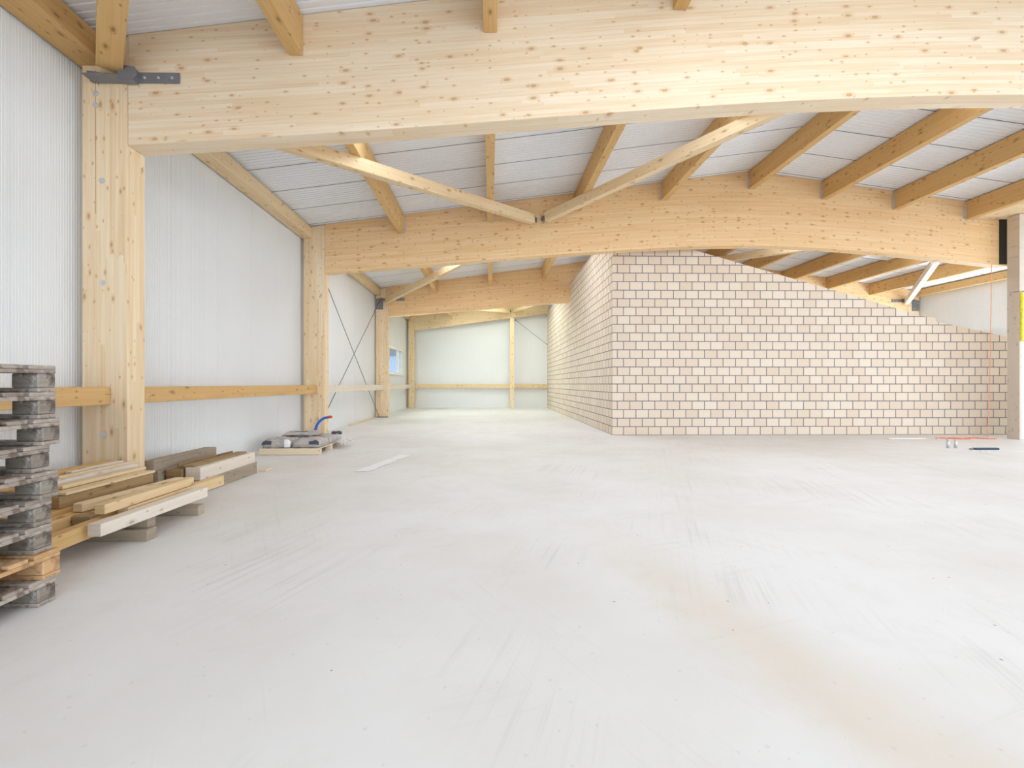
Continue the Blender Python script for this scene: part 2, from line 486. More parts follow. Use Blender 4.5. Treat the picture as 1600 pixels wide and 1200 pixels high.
mb = MB()
PR = lambda a, h, z: (XR + h, a, z)
ribbed(mb, PR, 9.6, YB, 0, lambda a: roof(XR), 1, 0.05)
ribbed(mb, PR, -1.1, 9.6, 4.0, lambda a: roof(XR), 1, 0.05)
mb.box(XR + 0.02, XR + 0.14, 9.6, YB, 0, roof(XR), 'z')
mb.box(XR, XR + 0.14, Y0, -1.1, 0, roof(XR), 'z')
mb.box(XR + 0.02, XR + 0.14, -1.1, 9.6, 4.0, roof(XR), 'z')
tag(mb.build('wall_right', M['panel'], weld=False), kind='structure')

# ---- window in the left wall
win = empty('window_1', (XL - 0.06, (WY0 + WY1) / 2, WZ0)); tag(win, kind='structure')
def local(o, parent):
    o.parent = parent
    o.matrix_parent_inverse = Matrix.Translation(-Vector(parent.location))
    return o
f = MB()
fx0, fx1 = XL - 0.11, XL + 0.012
fw = 0.09
f.box(fx0, fx1, WY0, WY1, WZ0, WZ0 + fw, 'y').box(fx0, fx1, WY0, WY1, WZ1 - fw, WZ1, 'y')
ym = 20.7
for a in (WY0, ym - fw / 2, WY1 - fw): f.box(fx0, fx1, a, a + fw, WZ0 + fw, WZ1 - fw, 'z')
local(f.build('window_frame', M['white_frame'], bevel=0.004), win)
local(MB().box(XL - 0.07, XL - 0.055, WY0 + fw, ym - fw / 2, WZ0 + fw, WZ1 - fw).build('window_pane', M['glass']), win)
local(MB().box(XL - 0.07, XL - 0.055, ym + fw / 2, WY1 - fw, WZ0 + fw, WZ1 - fw).build('window_pane', M['glass']), win)
local(MB().box(XL - 0.02, XL + 0.10, WY0 - 0.03, WY1 + 0.03, WZ0 - 0.03, WZ0 - 0.001, 'y').build('window_sill', M['white_frame'], bevel=0.004), win)

# ---- blockwork room: front wall with a raking top, side wall running to the back
BX, BY, BT = 2.87, 10.61, 0.175
mb = MB()
front = [(BX, 0), (12.65, 0), (12.65, 2.25), (10.57, 2.68), (10.57, 2.78), (10.30, 2.80), (4.85, 4.33), (BX, 4.84)]
mb.prism_y(front, BY, BY + BT, lambda x, z: (x - BX - 0.105, z))
tag(mb.build('wall_inner_front', M['block']), kind='structure')
mb = MB()
zs = 4.84
def q(p): return [(a[1] - BY + 0.04, a[2]) for a in p]
for p in ([(BX, YB, 0), (BX, BY + BT, 0), (BX, BY + BT, zs), (BX, YB, zs)],
          [(BX + BT, BY + BT, 0), (BX + BT, YB, 0), (BX + BT, YB, zs), (BX + BT, BY + BT, zs)]):
    mb.face(p, q(p))
p = [(BX, BY + BT, 0), (BX + BT, BY + BT, 0), (BX + BT, BY + BT, zs), (BX, BY + BT, zs)]; mb.face(p)
p = [(BX, YB, 0), (BX, YB, zs), (BX + BT, YB, zs), (BX + BT, YB, 0)]; mb.face(p)
p = [(BX, BY + BT, zs), (BX + BT, BY + BT, zs), (BX + BT, YB, zs), (BX, YB, zs)]; mb.face(p, [(a[1], 0.1) for a in p])
tag(mb.build('wall_inner_side', M['block']), kind='structure')
# the strip of side face that belongs to the corner (front wall return) is covered by prism UVs; rebuild it with courses
p = [(BX - 0.0005, BY + BT, 0), (BX - 0.0005, BY, 0), (BX - 0.0005, BY, zs), (BX - 0.0005, BY + BT, zs)]
r_ = MB(); r_.face(p, q(p)); r_.face([(a[0] + 0.0003, a[1], a[2]) for a in reversed(p)])
tag(r_.build('wall_inner_corner', M['block'], weld=False), kind='structure')

# ---- partition beside the blockwork (pale boards, door)
mb = MB()
mb.box(11.42, 11.475, 9.62, 9.86, 0, 3.20, 'z')
mb.box(11.475, 14.0, 9.64, 9.84, 2.16, 3.20, 'z')
mb.box(12.50, 14.0, 9.64, 9.84, 0, 2.16, 'z')
tag(mb.build('wall_partition', M['partition'], bevel=0.003), kind='structure')
tag(MB().box(11.42, 14.0, 9.62, 9.86, 3.21, 4.875, 'x').build('wall_partition_upper', M['partition'], bevel=0.003), kind='structure')
tag(MB().box(11.48, 12.49, 9.65, 9.70, 0.005, 2.12, 'z').build('door_1', M['door_white'], bevel=0.005), kind='structure')
o = MB().box(10.77, 11.86, 6.0, 9.985, 4.882, 4.99, 'y').build('soffit_panel', M['timber_pale'], bevel=0.004)
tag(o, 'wide timber soffit lying flat on top of the pale partition beside the eighth purlin', 'panel')
mb = MB()
pts = [(11.452 + random.uniform(-.006, .006), 9.608, 2.13 + i * 0.03) for i in range(36)]
mb.tube(pts, [0.026 + random.uniform(-.007, .007) for _ in pts], 7)
tag(mb.build('foam_strip', M['foam'], smooth=True), 'strip of yellow mounting foam running up the pale partition above the white door', 'foam')

# ================================================================== glulam frames
BEAM_Y = {0: -0.80, 1: 4.61, 2: 10.0, 3: 16.4, 4: 22.5}
BD = 0.23
def interp(tab, x):
    for (a, p), (b, q_) in zip(tab, tab[1:]):
        if a <= x <= b: return p + (q_ - p) * (x - a) / (b - a)
    return tab[-1][1] if x > tab[-1][0] else tab[0][1]
T1 = [(-3.63, 3.585), (-1.07, 3.765), (1.5, 3.985), (2.8, 4.085), (3.9, 4.145), (4.8, 4.18), (5.8, 4.195), (6.8, 4.18), (7.7, 4.145), (8.8, 4.085), (10.1, 3.985), (12.67, 3.765), (15.25, 3.58)]
T2 = [(-3.63, 3.625), (-1.2, 3.825), (0.48, 3.975), (2.7, 4.145), (3.7, 4.21), (4.7, 4.255), (5.8, 4.275), (6.8, 4.25), (7.7, 4.205), (9.1, 4.10), (10.5, 3.955), (11.57, 3.845), (15.25, 3.55)]
def beam_mesh(tab, x0, x1, depth=None):
    mb = MB()
    n = 64
    xs = sorted(set([x0 + (x1 - x0) * i / n for i in range(n + 1)] + ([RIDGE] if x0 < RIDGE < x1 else [])))
    bot = [interp(tab, x) if depth is None else roof(x) - depth for x in xs]
    if depth is None:                       # smooth the soffit
        for _ in range(3):
            bot = [bot[0]] + [(bot[i - 1] + 2 * bot[i] + bot[i + 1]) / 4 for i in range(1, len(bot) - 1)] + [bot[-1]]
    tp = [roof(x) - 0.004 for x in xs]
    for i in range(len(xs) - 1):
        a, b = xs[i], xs[i + 1]
        for y, flip in ((0, False), (BD, True)):
            p = [(a, y, bot[i]), (b, y, bot[i + 1]), (b, y, tp[i + 1]), (a, y, tp[i])]
            uv = [(a, 0), (b, 0), (b, tp[i + 1] - bot[i + 1]), (a, tp[i] - bot[i])]
            if flip: p = p[::-1]; uv = uv[::-1]
            mb.face(p, uv)
        mb.face([(a, 0, bot[i]), (a, BD, bot[i]), (b, BD, bot[i + 1]), (b, 0, bot[i + 1])], [(a, 9), (a, 9 + BD * .3), (b, 9 + BD * .3), (b, 9)])
        mb.face([(a, 0, tp[i]), (b, 0, tp[i + 1]), (b, BD, tp[i + 1]), (a, BD, tp[i])], [(a, 9), (b, 9), (b, 9 + BD), (a, 9 + BD)])
    for x, i in ((x0, 0), (x1, -1)):
        mb.face([(x, 0, bot[i]), (x, 0, tp[i]), (x, BD, tp[i]), (x, BD, bot[i])], [(0, 0), (0, 1), (.02, 1), (.02, 0)])
    return mb

def beam(k, tab, x0, x1, mat, label, depth=None):
    e = empty('glulam_beam', (0, BEAM_Y[k], 0), label, 'beam', 'arched glulam roof beams')
    o = beam_mesh(tab, x0, x1, depth).build('girder', mat, e, bevel=0.004)
    return e

B0 = beam(0, T1, -3.63, 15.25, M['glulam'], 'arched glulam roof beam directly above the viewpoint, out of the picture')
B1 = beam(1, T1, -3.62, 15.25, M['glulam_lit'], 'nearest and most brightly lit arched glulam roof beam, sweeping across the whole top of the picture')
B2 = beam(2, T2, -3.61, 11.60, M['glulam'], 'second arched glulam roof beam, spanning from the left columns to the pale partition above the blockwork')
B3 = beam(3, T2, -3.66, 15.3, M['glulam'], 'third glulam roof beam, disappearing into the blockwork side wall')
B4 = beam(4, T2, -3.74, 2.86, M['timber_pale'], 'farthest slim roof beam, along the top of the back wall', depth=0.84)
# black strip put in for the dark gap between second beam and partition
MB().box(11.40, 11.60, -0.012, -0.001, 3.885, 4.93, 'z').build('dark_gap_strip', M['black'], B2)
def bolt(parent, x, y, z, r=0.016, name='bolt', ny=-1, mat=None):
    mb = MB()
    mb.tube([(x, y, z), (x, y - 0.005, z)], r, 12)
    mb.tube([(x, y - 0.005, z), (x, y - 0.015, z)], r * 0.55, 6)
    return mb.build(name, mat or M['zinc'], parent)
for i, x in enumerate((10.52, 10.66, 10.80, 10.94)):
    bolt(B2, x, -0.001, 4.87 - 0.012 * i, 0.02)

def column(k, x0, x1, mat, label, xn=None, top=4.38, head=True, d=BD, bolts=()):
    y = BEAM_Y[k]
    e = empty('timber_column', ((x0 + x1) / 2, y, 0), label, 'column', 'glulam wall columns')
    cx = (x0 + x1) / 2
    mb = MB()
    if head:
        xn = xn if xn is not None else x0 + 0.2
        if x1 < 5: pts = [(x0, 0), (x1, 0), (x1, roof(x1) - 0.02), (xn, roof(xn) - 0.02), (xn, top), (x0, top)]
        else: pts = [(x0, 0), (x1, 0), (x1, top), (xn, top), (xn, roof(xn) - 0.02), (x0, roof(x0) - 0.02)]
    else:
        pts = [(x0, 0), (x1, 0), (x1, top), (x0, top)]
    pts = [(a - cx, b) for a, b in pts]
    n = len(pts)
    for yy, rev in ((0, False), (d, True)):
        P = [(a, yy, b) for a, b in pts]; U = [(b, a + 4) for a, b in pts]
        mb.face(P[::-1] if rev else P, U[::-1] if rev else U)
    for i in range(n):
        a = pts[i]; b = pts[(i + 1) % n]
        mb.face([(a[0], 0, a[1]), (a[0], d, a[1]), (b[0], d, b[1]), (b[0], 0, b[1])], [(a[1], 6), (a[1], 6 + d), (b[1], 6 + d), (b[1], 6)])
    mb.build('shaft', mat, e, bevel=0.004)
    for bx, bz, r in bolts:
        bolt(e, bx - cx, -0.001, bz, r, 'bolt')
    return e

def zat(v, d): return EYE + (600 - v) * d / 711.0
C0 = column(0, -4.07, -3.64, M['glulam_column'], 'glulam wall column at the left beside the viewpoint, out of the picture')
C1 = column(1, -4.07, -3.625, M['glulam_column'], 'nearest glulam wall column, beside the pallet stack with washers and bolts up its face', xn=-3.815,
            bolts=((-3.935, zat(147, 4.55), .028), (-3.935, zat(165, 4.55), .028), (-3.875, zat(283, 4.55), .030), (-3.87, zat(442, 4.55), .030), (-3.86, zat(680, 4.55), .032)))
C2 = column(2, -4.07, -3.615, M['glulam_column'], 'second glulam wall column along the left wall, behind the pallet of sacks', xn=-3.90,
            bolts=((-3.96, 4.28, .02), (-3.96, 4.18, .02), (-3.96, 4.08, .02)))
C3 = column(3, -4.11, -3.665, M['glulam_column'], 'third glulam wall column along the left wall, where the crossed steel rods end', xn=-3.92)
C4 = column(4, -4.03, -3.745, M['timber_pale'], 'slim column in the far left corner next to the window', xn=-3.92)
C5 = column(4, 0.97, 1.17, M['timber_pale'], 'lone slim post standing in the middle of the back wall', head=False, top=4.44, d=0.2)
C5.location.y = 22.28
# plank seam cut along the nearest column
MB().box(-0.089, -0.0865, -0.0015, 0.001, 2.9, 4.33, 'z').build('slot', M['timber_brown'], C1)
C6 = column(3, 15.31, 15.72, M['glulam_column'], 'column at the far right wall, its head just above the blockwork', xn=15.52)

# ---- purlins
PW, PH = 0.14, 0.40
PX = [-1.95, 0.0, 1.93, 3.85, 5.80, 7.44, 9.06, 10.69, 12.32, 13.92]
BAYS = {1: (BEAM_Y[0] + BD, BEAM_Y[1]), 2: (BEAM_Y[1] + BD, BEAM_Y[2]), 3: (BEAM_Y[2] + BD, BEAM_Y[3]), 4: (BEAM_Y[3] + BD, BEAM_Y[4])}
baytext = {1: 'in the bay before the nearest beam', 2: 'in the bay before the second arched beam',
           3: 'in the bay beyond the second arched beam', 4: 'in the farthest bay'}
ordl = ['first', 'second', 'third', 'fourth', 'fifth', 'sixth', 'seventh', 'eighth', 'ninth', 'tenth']
pur_proto = {}
def purlin(bay, i):
    y0, y1 = BAYS[bay]
    x = PX[i]
    L = y1 - y0 - 0.004
    zt = min(roof(x - PW / 2), roof(x + PW / 2)) - 0.004
    lab = 'spruce roof purlin %s from the left wall %s' % (ordl[i], baytext[bay])
    if x == RIDGE: lab = 'spruce purlin on the roof ridge %s' % baytext[bay]
    key = round(L, 3)
    if key not in pur_proto:
        e = empty('roof_purlin', (0, 0, 0))
        MB().box(-PW / 2, PW / 2, 0, L, -PH, 0, 'y').build('joist', M['timber'] if bay != 4 else M['timber_pale'], e, bevel=0.005)
        if bay == 2:
            h = MB()
            for s_ in (-1, 1):
                h.box(s_ * (PW / 2 + 0.002), s_ * (PW / 2 + 0.005), L - 0.035, L, -PH + 0.01, -0.06, 'z')
                h.box(s_ * (PW / 2 + 0.003), s_ * (PW / 2 + 0.028), L - 0.003, L - 0.0005, -PH + 0.01, -0.06, 'z')
            h.build('joist_hanger', M['zinc'], e)
        pur_proto[key] = e
        p = e
    else:
        p = copy_tree(pur_proto[key])
    p.location = (x, y0 + 0.002, zt)
    tag(p, lab, 'purlin', 'roof purlins')
    return p
for i in (0, 1, 2): purlin(1, i)
for i in range(0, 8): purlin(2, i)
for i in range(0, 10): purlin(3, i)
for i in (0, 1, 2): purlin(4, i)

def eave(y0, y1, x0, x1, label, mat):
    e = MB().box(x0, x1, 0, y1 - y0, 4.385, roof(x0 if x0 < 5 else x1) - 0.006, 'y').build('eave_purlin', mat, bevel=0.005)
    e.location.y = y0
    tag(e, label, 'purlin', 'eave purlins on the side walls')
eave(BAYS[1][0], BEAM_Y[1] + BD / 2 - .002, -4.12, -3.82, 'eave purlin along the top of the left wall, in the bay nearest the viewer', M['timber'])
eave(BEAM_Y[1] + BD / 2, BEAM_Y[2] + BD / 2 - .002, -4.12, -3.895, 'eave purlin along the top of the left wall, between the nearest and second columns', M['timber_pale'])
eave(BEAM_Y[2] + BD / 2, BEAM_Y[3] + BD / 2 - .002, -4.12, -3.925, 'eave purlin along the top of the left wall, above the crossed steel rods', M['timber_pale'])
eave(BEAM_Y[3] + BD / 2, BEAM_Y[4] + .1, -4.12, -3.925, 'eave purlin along the top of the left wall, above the window', M['timber_pale'])
eave(BEAM_Y[2], BEAM_Y[3] + BD / 2, 15.53, 15.73, 'eave purlin along the top of the right wall, above the end of the blockwork', M['timber'])

# ---- wind braces, zigzag under the purlins
def brace(p0, p1, label, mat, w_=0.14, h_=0.19, steel=(False, False)):
    def zc(x): return roof(x) - PH - 0.01 - h_ / 2
    a = Vector((p0[0], p0[1], zc(p0[0]) + (p0[2] if len(p0) > 2 else 0))); b = Vector((p1[0], p1[1], zc(p1[0])))
    d = b - a; L = d.length
    e = empty('wind_brace', a, label, 'brace', 'diagonal wind braces under the roof')
    rz = math.atan2(d.y, d.x); ry = -math.asin(d.z / L)
    e.rotation_euler = (0, ry, rz)
    MB().box(0.13 if steel[0] else 0.04, L - 0.04, -w_ / 2, w_ / 2, -h_ / 2, h_ / 2, 'x').build('strut', mat, e, bevel=0.004)
    for k, f_ in enumerate(steel):
        if f_:
            x = 0 if k == 0 else L - 0.12
            MB().box(x, x + 0.15, -0.035, 0.035, -0.05, 0.05).build('end_plate', M['steel_dark'], e)
    return e
y2f, y2b, y3f, y3b = BEAM_Y[2] - .02, BEAM_Y[2] + BD + .02, BEAM_Y[3] - .02, BEAM_Y[3] + BD + .02
brace((-3.755, 4.55, 0.20), (0.66, -0.55), 'thick diagonal wind brace rising from the bracket on the nearest column towards the viewer', M['timber'], 0.20, 0.20)
brace((1.0, y2f), (-3.60, BEAM_Y[1] + BD + .02), 'diagonal wind brace running left from the steel knot on the second beam', M['timber_pale'], steel=(True, False))
brace((1.14, y2f), (5.75, BEAM_Y[1] + BD + .02), 'diagonal wind brace running right from the steel knot on the second beam', M['timber_pale'], steel=(True, False))
brace((-3.72, y3f - .03), (1.05, y2b), 'diagonal wind brace starting at the dark plate on the third left column', M['timber_pale'])
brace((5.55, y3f), (1.15, y2b), 'diagonal wind brace above the blockwork corner, hidden behind the second beam', M['timber_pale'])
brace((6.05, y3f), (10.60, y2b), 'diagonal wind brace over the middle of the blockwork room', M['timber_pale'])
brace((15.2, y3f - .03), (10.75, y2b), 'diagonal wind brace rising from the right end of the third beam', M['timber_white'])
brace((1.0, 22.46), (-3.60, y3b), 'diagonal wind brace running left from the post on the back wall', M['timber_pale'], steel=(True, False))
brace((1.14, 22.46), (2.80, 20.30), 'short diagonal wind brace between the back wall post and the blockwork', M['timber_pale'])

# ---- steel brackets where braces meet the columns
def bracket(x, y, z, sgn, label, col_plate=False):
    e = empty('steel_bracket', (x, y, z), label, 'bracket', 'dark steel brace brackets')
    # sgn = +1 strap runs to +x
    k = sgn
    def bx(mb, a, b, *r): return mb.box(min(a * k, b * k), max(a * k, b * k), *r)
    strap = MB(); bx(strap, 0.10, 0.60, -0.012, -0.002, -0.045, 0.06)
    strap.build('strap', M['steel_dark'], e, bevel=0.002)
    g = MB()
    pts = [(0.07, -0.06), (0.20, -0.055), (0.24, 0.0), (0.22, 0.06), (0.09, 0.075), (0.05, 0.02)]
    pts = [(a * k, b) for a, b in pts]
    if k < 0: pts = pts[::-1]
    g.prism_y(pts, -0.095, -0.085)
    bx(g, 0.06, 0.072, -0.09, -0.012, -0.05, 0.07)
    bx(g, 0.07, 0.20, -0.09, -0.012, -0.062, -0.052)
    bx(g, 0.19, 0.20, -0.09, -0.012, -0.055, 0.065)
    g.build('gusset', M['steel_dark'], e)
    s_ = MB()
    pts = [(-0.30, 0.06), (-0.26, -0.045), (0.09, -0.055), (0.09, -0.035), (-0.06, -0.01), (-0.17, 0.045), (-0.25, 0.055)]
    pts = [(a * k, b) for a, b in pts]
    if k < 0: pts = pts[::-1]
    s_.prism_y(pts, -0.030, -0.004)
    s_.box(-0.24, 0.06, -0.15, -0.012, -0.052, -0.042) if k > 0 else s_.box(-0.06, 0.24, -0.15, -0.012, -0.052, -0.042)
    s_.build('wing_plate', M['steel_dark'], e)
    for i in range(3):
        bolt(e, k * (0.26 + 0.135 * i), -0.012, 0.005, 0.014, 'screw')
    if col_plate:
        pl = MB(); bx(pl, -0.42, -0.17, -0.02, -0.004, -0.36, 0.02); pl.build('column_plate', M['steel_dark'], e)
        for dx in (-0.36, -0.23):
            for dz in (-0.08, -0.28): bolt(e, k * dx, -0.02, dz, 0.013, 'screw')
    return e
bracket(-3.70, 4.605, 4.245, 1, 'dark grey steel brace bracket screwed across the head of the nearest column and beam')
bracket(-3.67, 16.395, 4.235, 1, 'dark steel brace bracket with plate on the third left column head', True)
bracket(15.27, 16.395, 4.235, -1, 'dark steel brace bracket at the far right column head above the blockwork', True)

# ---- steel tension rods
def rod(p0, p1, label):
    e = MB().tube([p0, p1], 0.011, 8).build('tension_rod', M['steel_dark'], smooth=True)
    # turnbuckle sleeve as part
    a, b = Vector(p0), Vector(p1)
    c = a + (b - a) * 0.08; d = a + (b - a) * 0.13
    MB().tube([c, d], 0.019, 8).build('turnbuckle', M['steel_dark'], e, smooth=True)
    tag(e, label, 'rod', 'steel tension rods')
rod((-3.97, 10.30, 4.18), (-3.97, 16.30, 0.05), 'steel tension rod falling away from the second column head to the third column foot')
rod((-3.935, 10.30, 0.05), (-3.935, 16.30, 4.18), 'steel tension rod rising from the second column foot to the third column head')
rod((1.20, 22.45, 4.40), (2.84, 22.45, 3.13), 'steel tension rod on the back wall running from the post down to the blockwork')
MB_ = MB().box(-4.08, -3.66, 16.33, 16.395, 0.0, 0.04).build('base_shoe', M['steel_dark'])
tag(MB_, 'flat dark steel shoe at the foot of the third left column', 'plate')
MB_ = MB().box(1.175, 1.32, 22.40, 22.48, 4.30, 4.44).build('gusset_plate', M['steel_dark'])
tag(MB_, 'small dark gusset plate beside the head of the back wall post', 'plate')

# ---- wall rails
def rail(x0, x1, y0, y1, mat, label, z0=0.995, z1=1.172, axis='y'):
    o = MB().box(x0, x1, 0, y1 - y0, z0, z1, axis).build('wall_rail', mat, bevel=0.004)
    o.location.y = y0
    tag(o, label, 'rail', 'horizontal timber wall rails')
    return o
r0 = rail(-3.90, -3.785, -0.55, 4.606, M['timber'], 'honey-coloured wall rail that ends against the nearest column behind the pallet stack')
MB().box(-3.835, -3.783, 5.09, 5.158, 1.095, 1.101, 'y').build('crack', M['timber_brown'], r0)
rail(-3.90, -3.785, 4.842, 9.997, M['timber'], 'honey-coloured wall rail between the nearest and second left columns')
rail(-3.90, -3.785, 10.232, 16.397, M['timber_white'], 'bleached wall rail crossing in front of the steel rods')
rail(-3.90, -3.785, 16.632, 22.497, M['timber_white'], 'bleached wall rail below the window at the far left')
rail(-3.74, 2.86, 22.70, 22.80, M['timber_pale'], 'long pale rail running along the back wall behind the post', 1.0, 1.19, 'x')

# ================================================================== pallets
def euro_pallet(bm, dm, short=None):
    """1.2 along local X, 0.8 along Y, origin at centre of the base"""
    e = empty('euro_pallet', (0, 0, 0))
    L, W = 1.2, 0.8
    for (y, w_) in ((-0.35, 0.10), (0, 0.145), (0.35, 0.10)):
        MB().box(-L/2, L/2, y - w_/2, y + w_/2, 0, 0.022, 'x').build('bottom_board', dm, e, bevel=0.003)
        for x in (-0.5275, 0, 0.5275):
            MB().box(x - 0.0725, x + 0.0725, y - w_/2, y + w_/2, 0.0225, 0.0995, 'x').build('block', bm, e, bevel=0.006)
    for x in (-0.5275, 0, 0.5275):
        MB().box(x - 0.0725, x + 0.0725, -W/2, W/2, 0.10, 0.1215, 'y').build('stringer_board', dm, e, bevel=0.003)
    for (y, w_) in ((-0.3275, .145), (-0.1725, .10), (0, .145), (0.1725, .10), (0.3275, .145)):
        MB().box(-L/2, L/2, y - w_/2, y + w_/2, 0.122, 0.1435, 'x').build('deck_board', dm, e, bevel=0.003)
    return e
pp = euro_pallet(M['pallet_block'], M['pallet_grey'])
pn = euro_pallet(M['pallet_new'], M['pallet_new'])
plab = ['weathered grey pallet, lowest in the stack at the left edge, standing on the floor',
        'fresher orange-brown pallet, second from the bottom of the stack',
        'whitish grey pallet lying just above the orange-brown one in the stack',
        'speckled pallet below the one with loose splinters, fourth from the stack bottom',
        'grey pallet in the middle of the stack, broken splinters lying on it',
        'grey pallet directly above the middle of the stack, sixth from the floor',
        'grey pallet with a whitish plaster-stained block, third from the stack top',
        'dark-stained pallet directly beneath the topmost one of the stack',
        'weathered grey pallet topmost of the tall stack at the left edge']
offs = [(0, 0, 0), (.020, .004, .4), (-.008, -.01, -.5), (-.012, -.012, .5), (.004, .012, -.6), (-.016, -.02, .7), (.016, .01, -.5), (.004, -.004, .4), (0, 0, -.2)]
for k in range(9):
    if k == 0: o = pp
    elif k == 1: o = pn
    else: o = copy_tree(pp)
    dx, dy, da = offs[k]
    o.location = (-2.42 - 0.6 + dx, 2.58 - 0.4 + dy, 0.001 + k * 0.1445)
    o.rotation_euler = (0, 0, math.radians(da))
    tag(o, plab[k], 'pallet', 'stacked wooden pallets')
# splinters on the fifth pallet
for k, (x, y, a, L) in enumerate(((-2.56, 2.30, 62, .14), (-2.50, 2.14, 35, .16))):
    Mx = Matrix.Translation((x, y, 0.0)) @ Matrix.Rotation(math.radians(a), 4, 'Z') @ Matrix.Rotation(math.radians(-10), 4, 'Y')
    mb = MB()
    pts = [(-L/2, -.012), (L/2, -.004), (L/2 + .01, .004), (-L/2 + .02, .015)]
    for z, rv in ((0, True), (.008, False)):
        P = [tuple(Mx @ Vector((p[0], p[1], z))) for p in pts]
        mb.face(P[::-1] if rv else P, [(p[0], p[1]) for p in (pts[::-1] if rv else pts)])
    for i in range(4):
        a_, b_ = pts[i], pts[(i + 1) % 4]
        mb.face([tuple(Mx @ Vector((*a_, 0))), tuple(Mx @ Vector((*b_, 0))), tuple(Mx @ Vector((*b_, .008))), tuple(Mx @ Vector((*a_, .008)))])
    o = mb.build('wood_splinter', M['pallet_pale'])
    o.location.z = 0.001 + 0.1445 * 4 + 0.02
    tag(o, ('broad pale wood splinter sticking up between the stacked pallets', 'thin long wood splinter lying aslant between the stacked pallets')[k], 'splinter', 'splinters in the pallet stack')

# ================================================================== lumber piles
def lumber(x, y0, y1, z0, w_, h_, mat, label, ang=0.0, name='timber_beam', cat='timber', group='timber offcuts in the near pile', tilt=0.0, roll=0.0):
    """timber lying along Y; x = centre at y0, ang in degrees turns it about its near end"""
    L = y1 - y0
    o = MB().box(-w_/2, w_/2, 0, L, 0, h_, 'y').build(name, mat, bevel=0.003)
    o.location = (x, y0, z0)
    o.rotation_euler = (math.radians(tilt), math.radians(roll), math.radians(ang))
    tag(o, label, cat, group)
    return o
def bearer(x0, x1, y, z0, w_, h_, mat, label, ang=0.0, group='bearers under the near timber pile'):
    L = x1 - x0
    o = MB().box(0, L, -w_/2, w_/2, 0, h_, 'x').build('bearer', mat, bevel=0.005)
    o.location = (x0, y, z0)
    o.rotation_euler = (0, 0, math.radians(ang))
    tag(o, label, 'timber', group)
    return o
# bearers on the floor
bearer(-3.85, -2.61, 3.56, 0.0, 0.10, 0.088, M['timber_grey'], 'stained rounded bearer on the floor under the near end of the timber pile')
bearer(-3.80, -2.64, 3.60, 0.089, 0.085, 0.078, M['timber_grey'], 'grey bearer lying on top of the stained one under the pile')
bearer(-3.85, -2.66, 4.24, 0.0, 0.09, 0.088, M['timber_grey'], 'weathered bearer with dark end on the floor under the far end of the near pile')
bearer(-3.70, -2.79, 4.26, 0.089, 0.07, 0.078, M['timber_white'], 'white spacer block lying on the far bearer of the near pile')
Z1 = 0.168
lumber(-2.675, 3.12, 4.22, Z1, 0.095, 0.086, M['timber_white'], 'bleached white beam with dark nick, outermost on the near pile', -2.0)
lumber(-2.79, 2.35, 3.36, Z1 - .045, 0.085, 0.10, M['timber'], 'long honey beam with a big knot sticking out beneath the pile towards the pallets', 0.5, tilt=1.0)
lumber(-2.785, 3.50, 4.72, Z1, 0.085, 0.095, M['timber_pale'], 'pale beam reaching farthest from the near pile, its sawn end towards the second pile', -0.5)
lumber(-2.915, 3.42, 4.15, Z1, 0.09, 0.085, M['timber'], 'honey beam hidden low in the pile behind the bleached one')
bearer(-3.00, -2.86, 3.35, Z1 + .002, 0.08, 0.083, M['timber_brown'], 'short crosswise brown block under the near ends of the pale beams')
lumber(-3.06, 2.30, 4.10, Z1, 0.11, 0.085, M['timber'], 'wide honey beam low in the pile next to the pallets')
lumber(-3.20, 2.60, 4.25, Z1, 0.14, 0.110, M['timber'], 'honey beam low in the middle of the pile, right beneath the dark brown beam')
lumber(-3.36, 2.50, 4.20, Z1, 0.14, 0.10, M['timber'], 'honey beam at the bottom behind the dark brown beam')
lumber(-3.52, 2.40, 4.30, Z1, 0.14, 0.10, M['timber'], 'honey beam at the bottom of the pile near the wall')
lumber(-3.68, 2.45, 4.35, Z1, 0.14, 0.12, M['timber'], 'honey beam at the bottom of the pile, last one before the column')
Z2 = Z1 + 0.100
lumber(-2.79, 3.30, 4.27, Z2, 0.075, 0.070, M['timber_pale'], 'pale beam with a reddish end face, second row of the near pile', -0.3)
lumber(-3.035, 3.40, 4.36, Z2 - .010, 0.075, 0.062, M['timber_pale'], 'pale grey-streaked beam lying left of the red-ended one', -6.0)
lumber(-2.93, 3.60, 4.10, Z2 - .010, 0.055, 0.040, M['timber_white'], 'thin bleached lath squeezed between the two pale beams', -3.0)
lumber(-3.215, 3.40, 4.32, Z1 + .112, 0.10, 0.088, M['timber_brown'], 'dark brown squared beam in the second row of the near pile', -0.5)
lumber(-3.35, 3.00, 4.15, Z2 + .002, 0.12, 0.080, M['timber'], 'honey board behind the dark brown beam')
lumber(-3.51, 2.65, 4.10, Z2 + .002, 0.14, 0.088, M['timber'], 'broad honey board next to the backmost beam of the pile')
lumber(-3.68, 2.50, 4.30, Z1 + .122, 0.12, 0.078, M['timber'], 'honey beam under the backmost top beam of the pile')
lumber(-3.69, 2.50, 4.50, Z1 + .202, 0.09, 0.090, M['timber'], 'honey beam backmost on the pile and closest to the wall')
lumber(-3.21, 3.44, 4.33, Z1 + .202, 0.115, 0.020, M['timber_pale'], 'thin pale board lying on the dark brown beam', -0.5, 'timber_board')
Z3 = Z2 + 0.092
lumber(-3.35, 3.10, 4.05, Z3 - .008, 0.10, 0.035, M['timber_pale'], 'pale batten lying behind the thin board', 0.5, 'timber_batten')
lumber(-3.51, 3.00, 4.20, Z3, 0.11, 0.040, M['timber_pale'], 'flat pale board in front of the backmost top beam', 0.0, 'timber_batten')
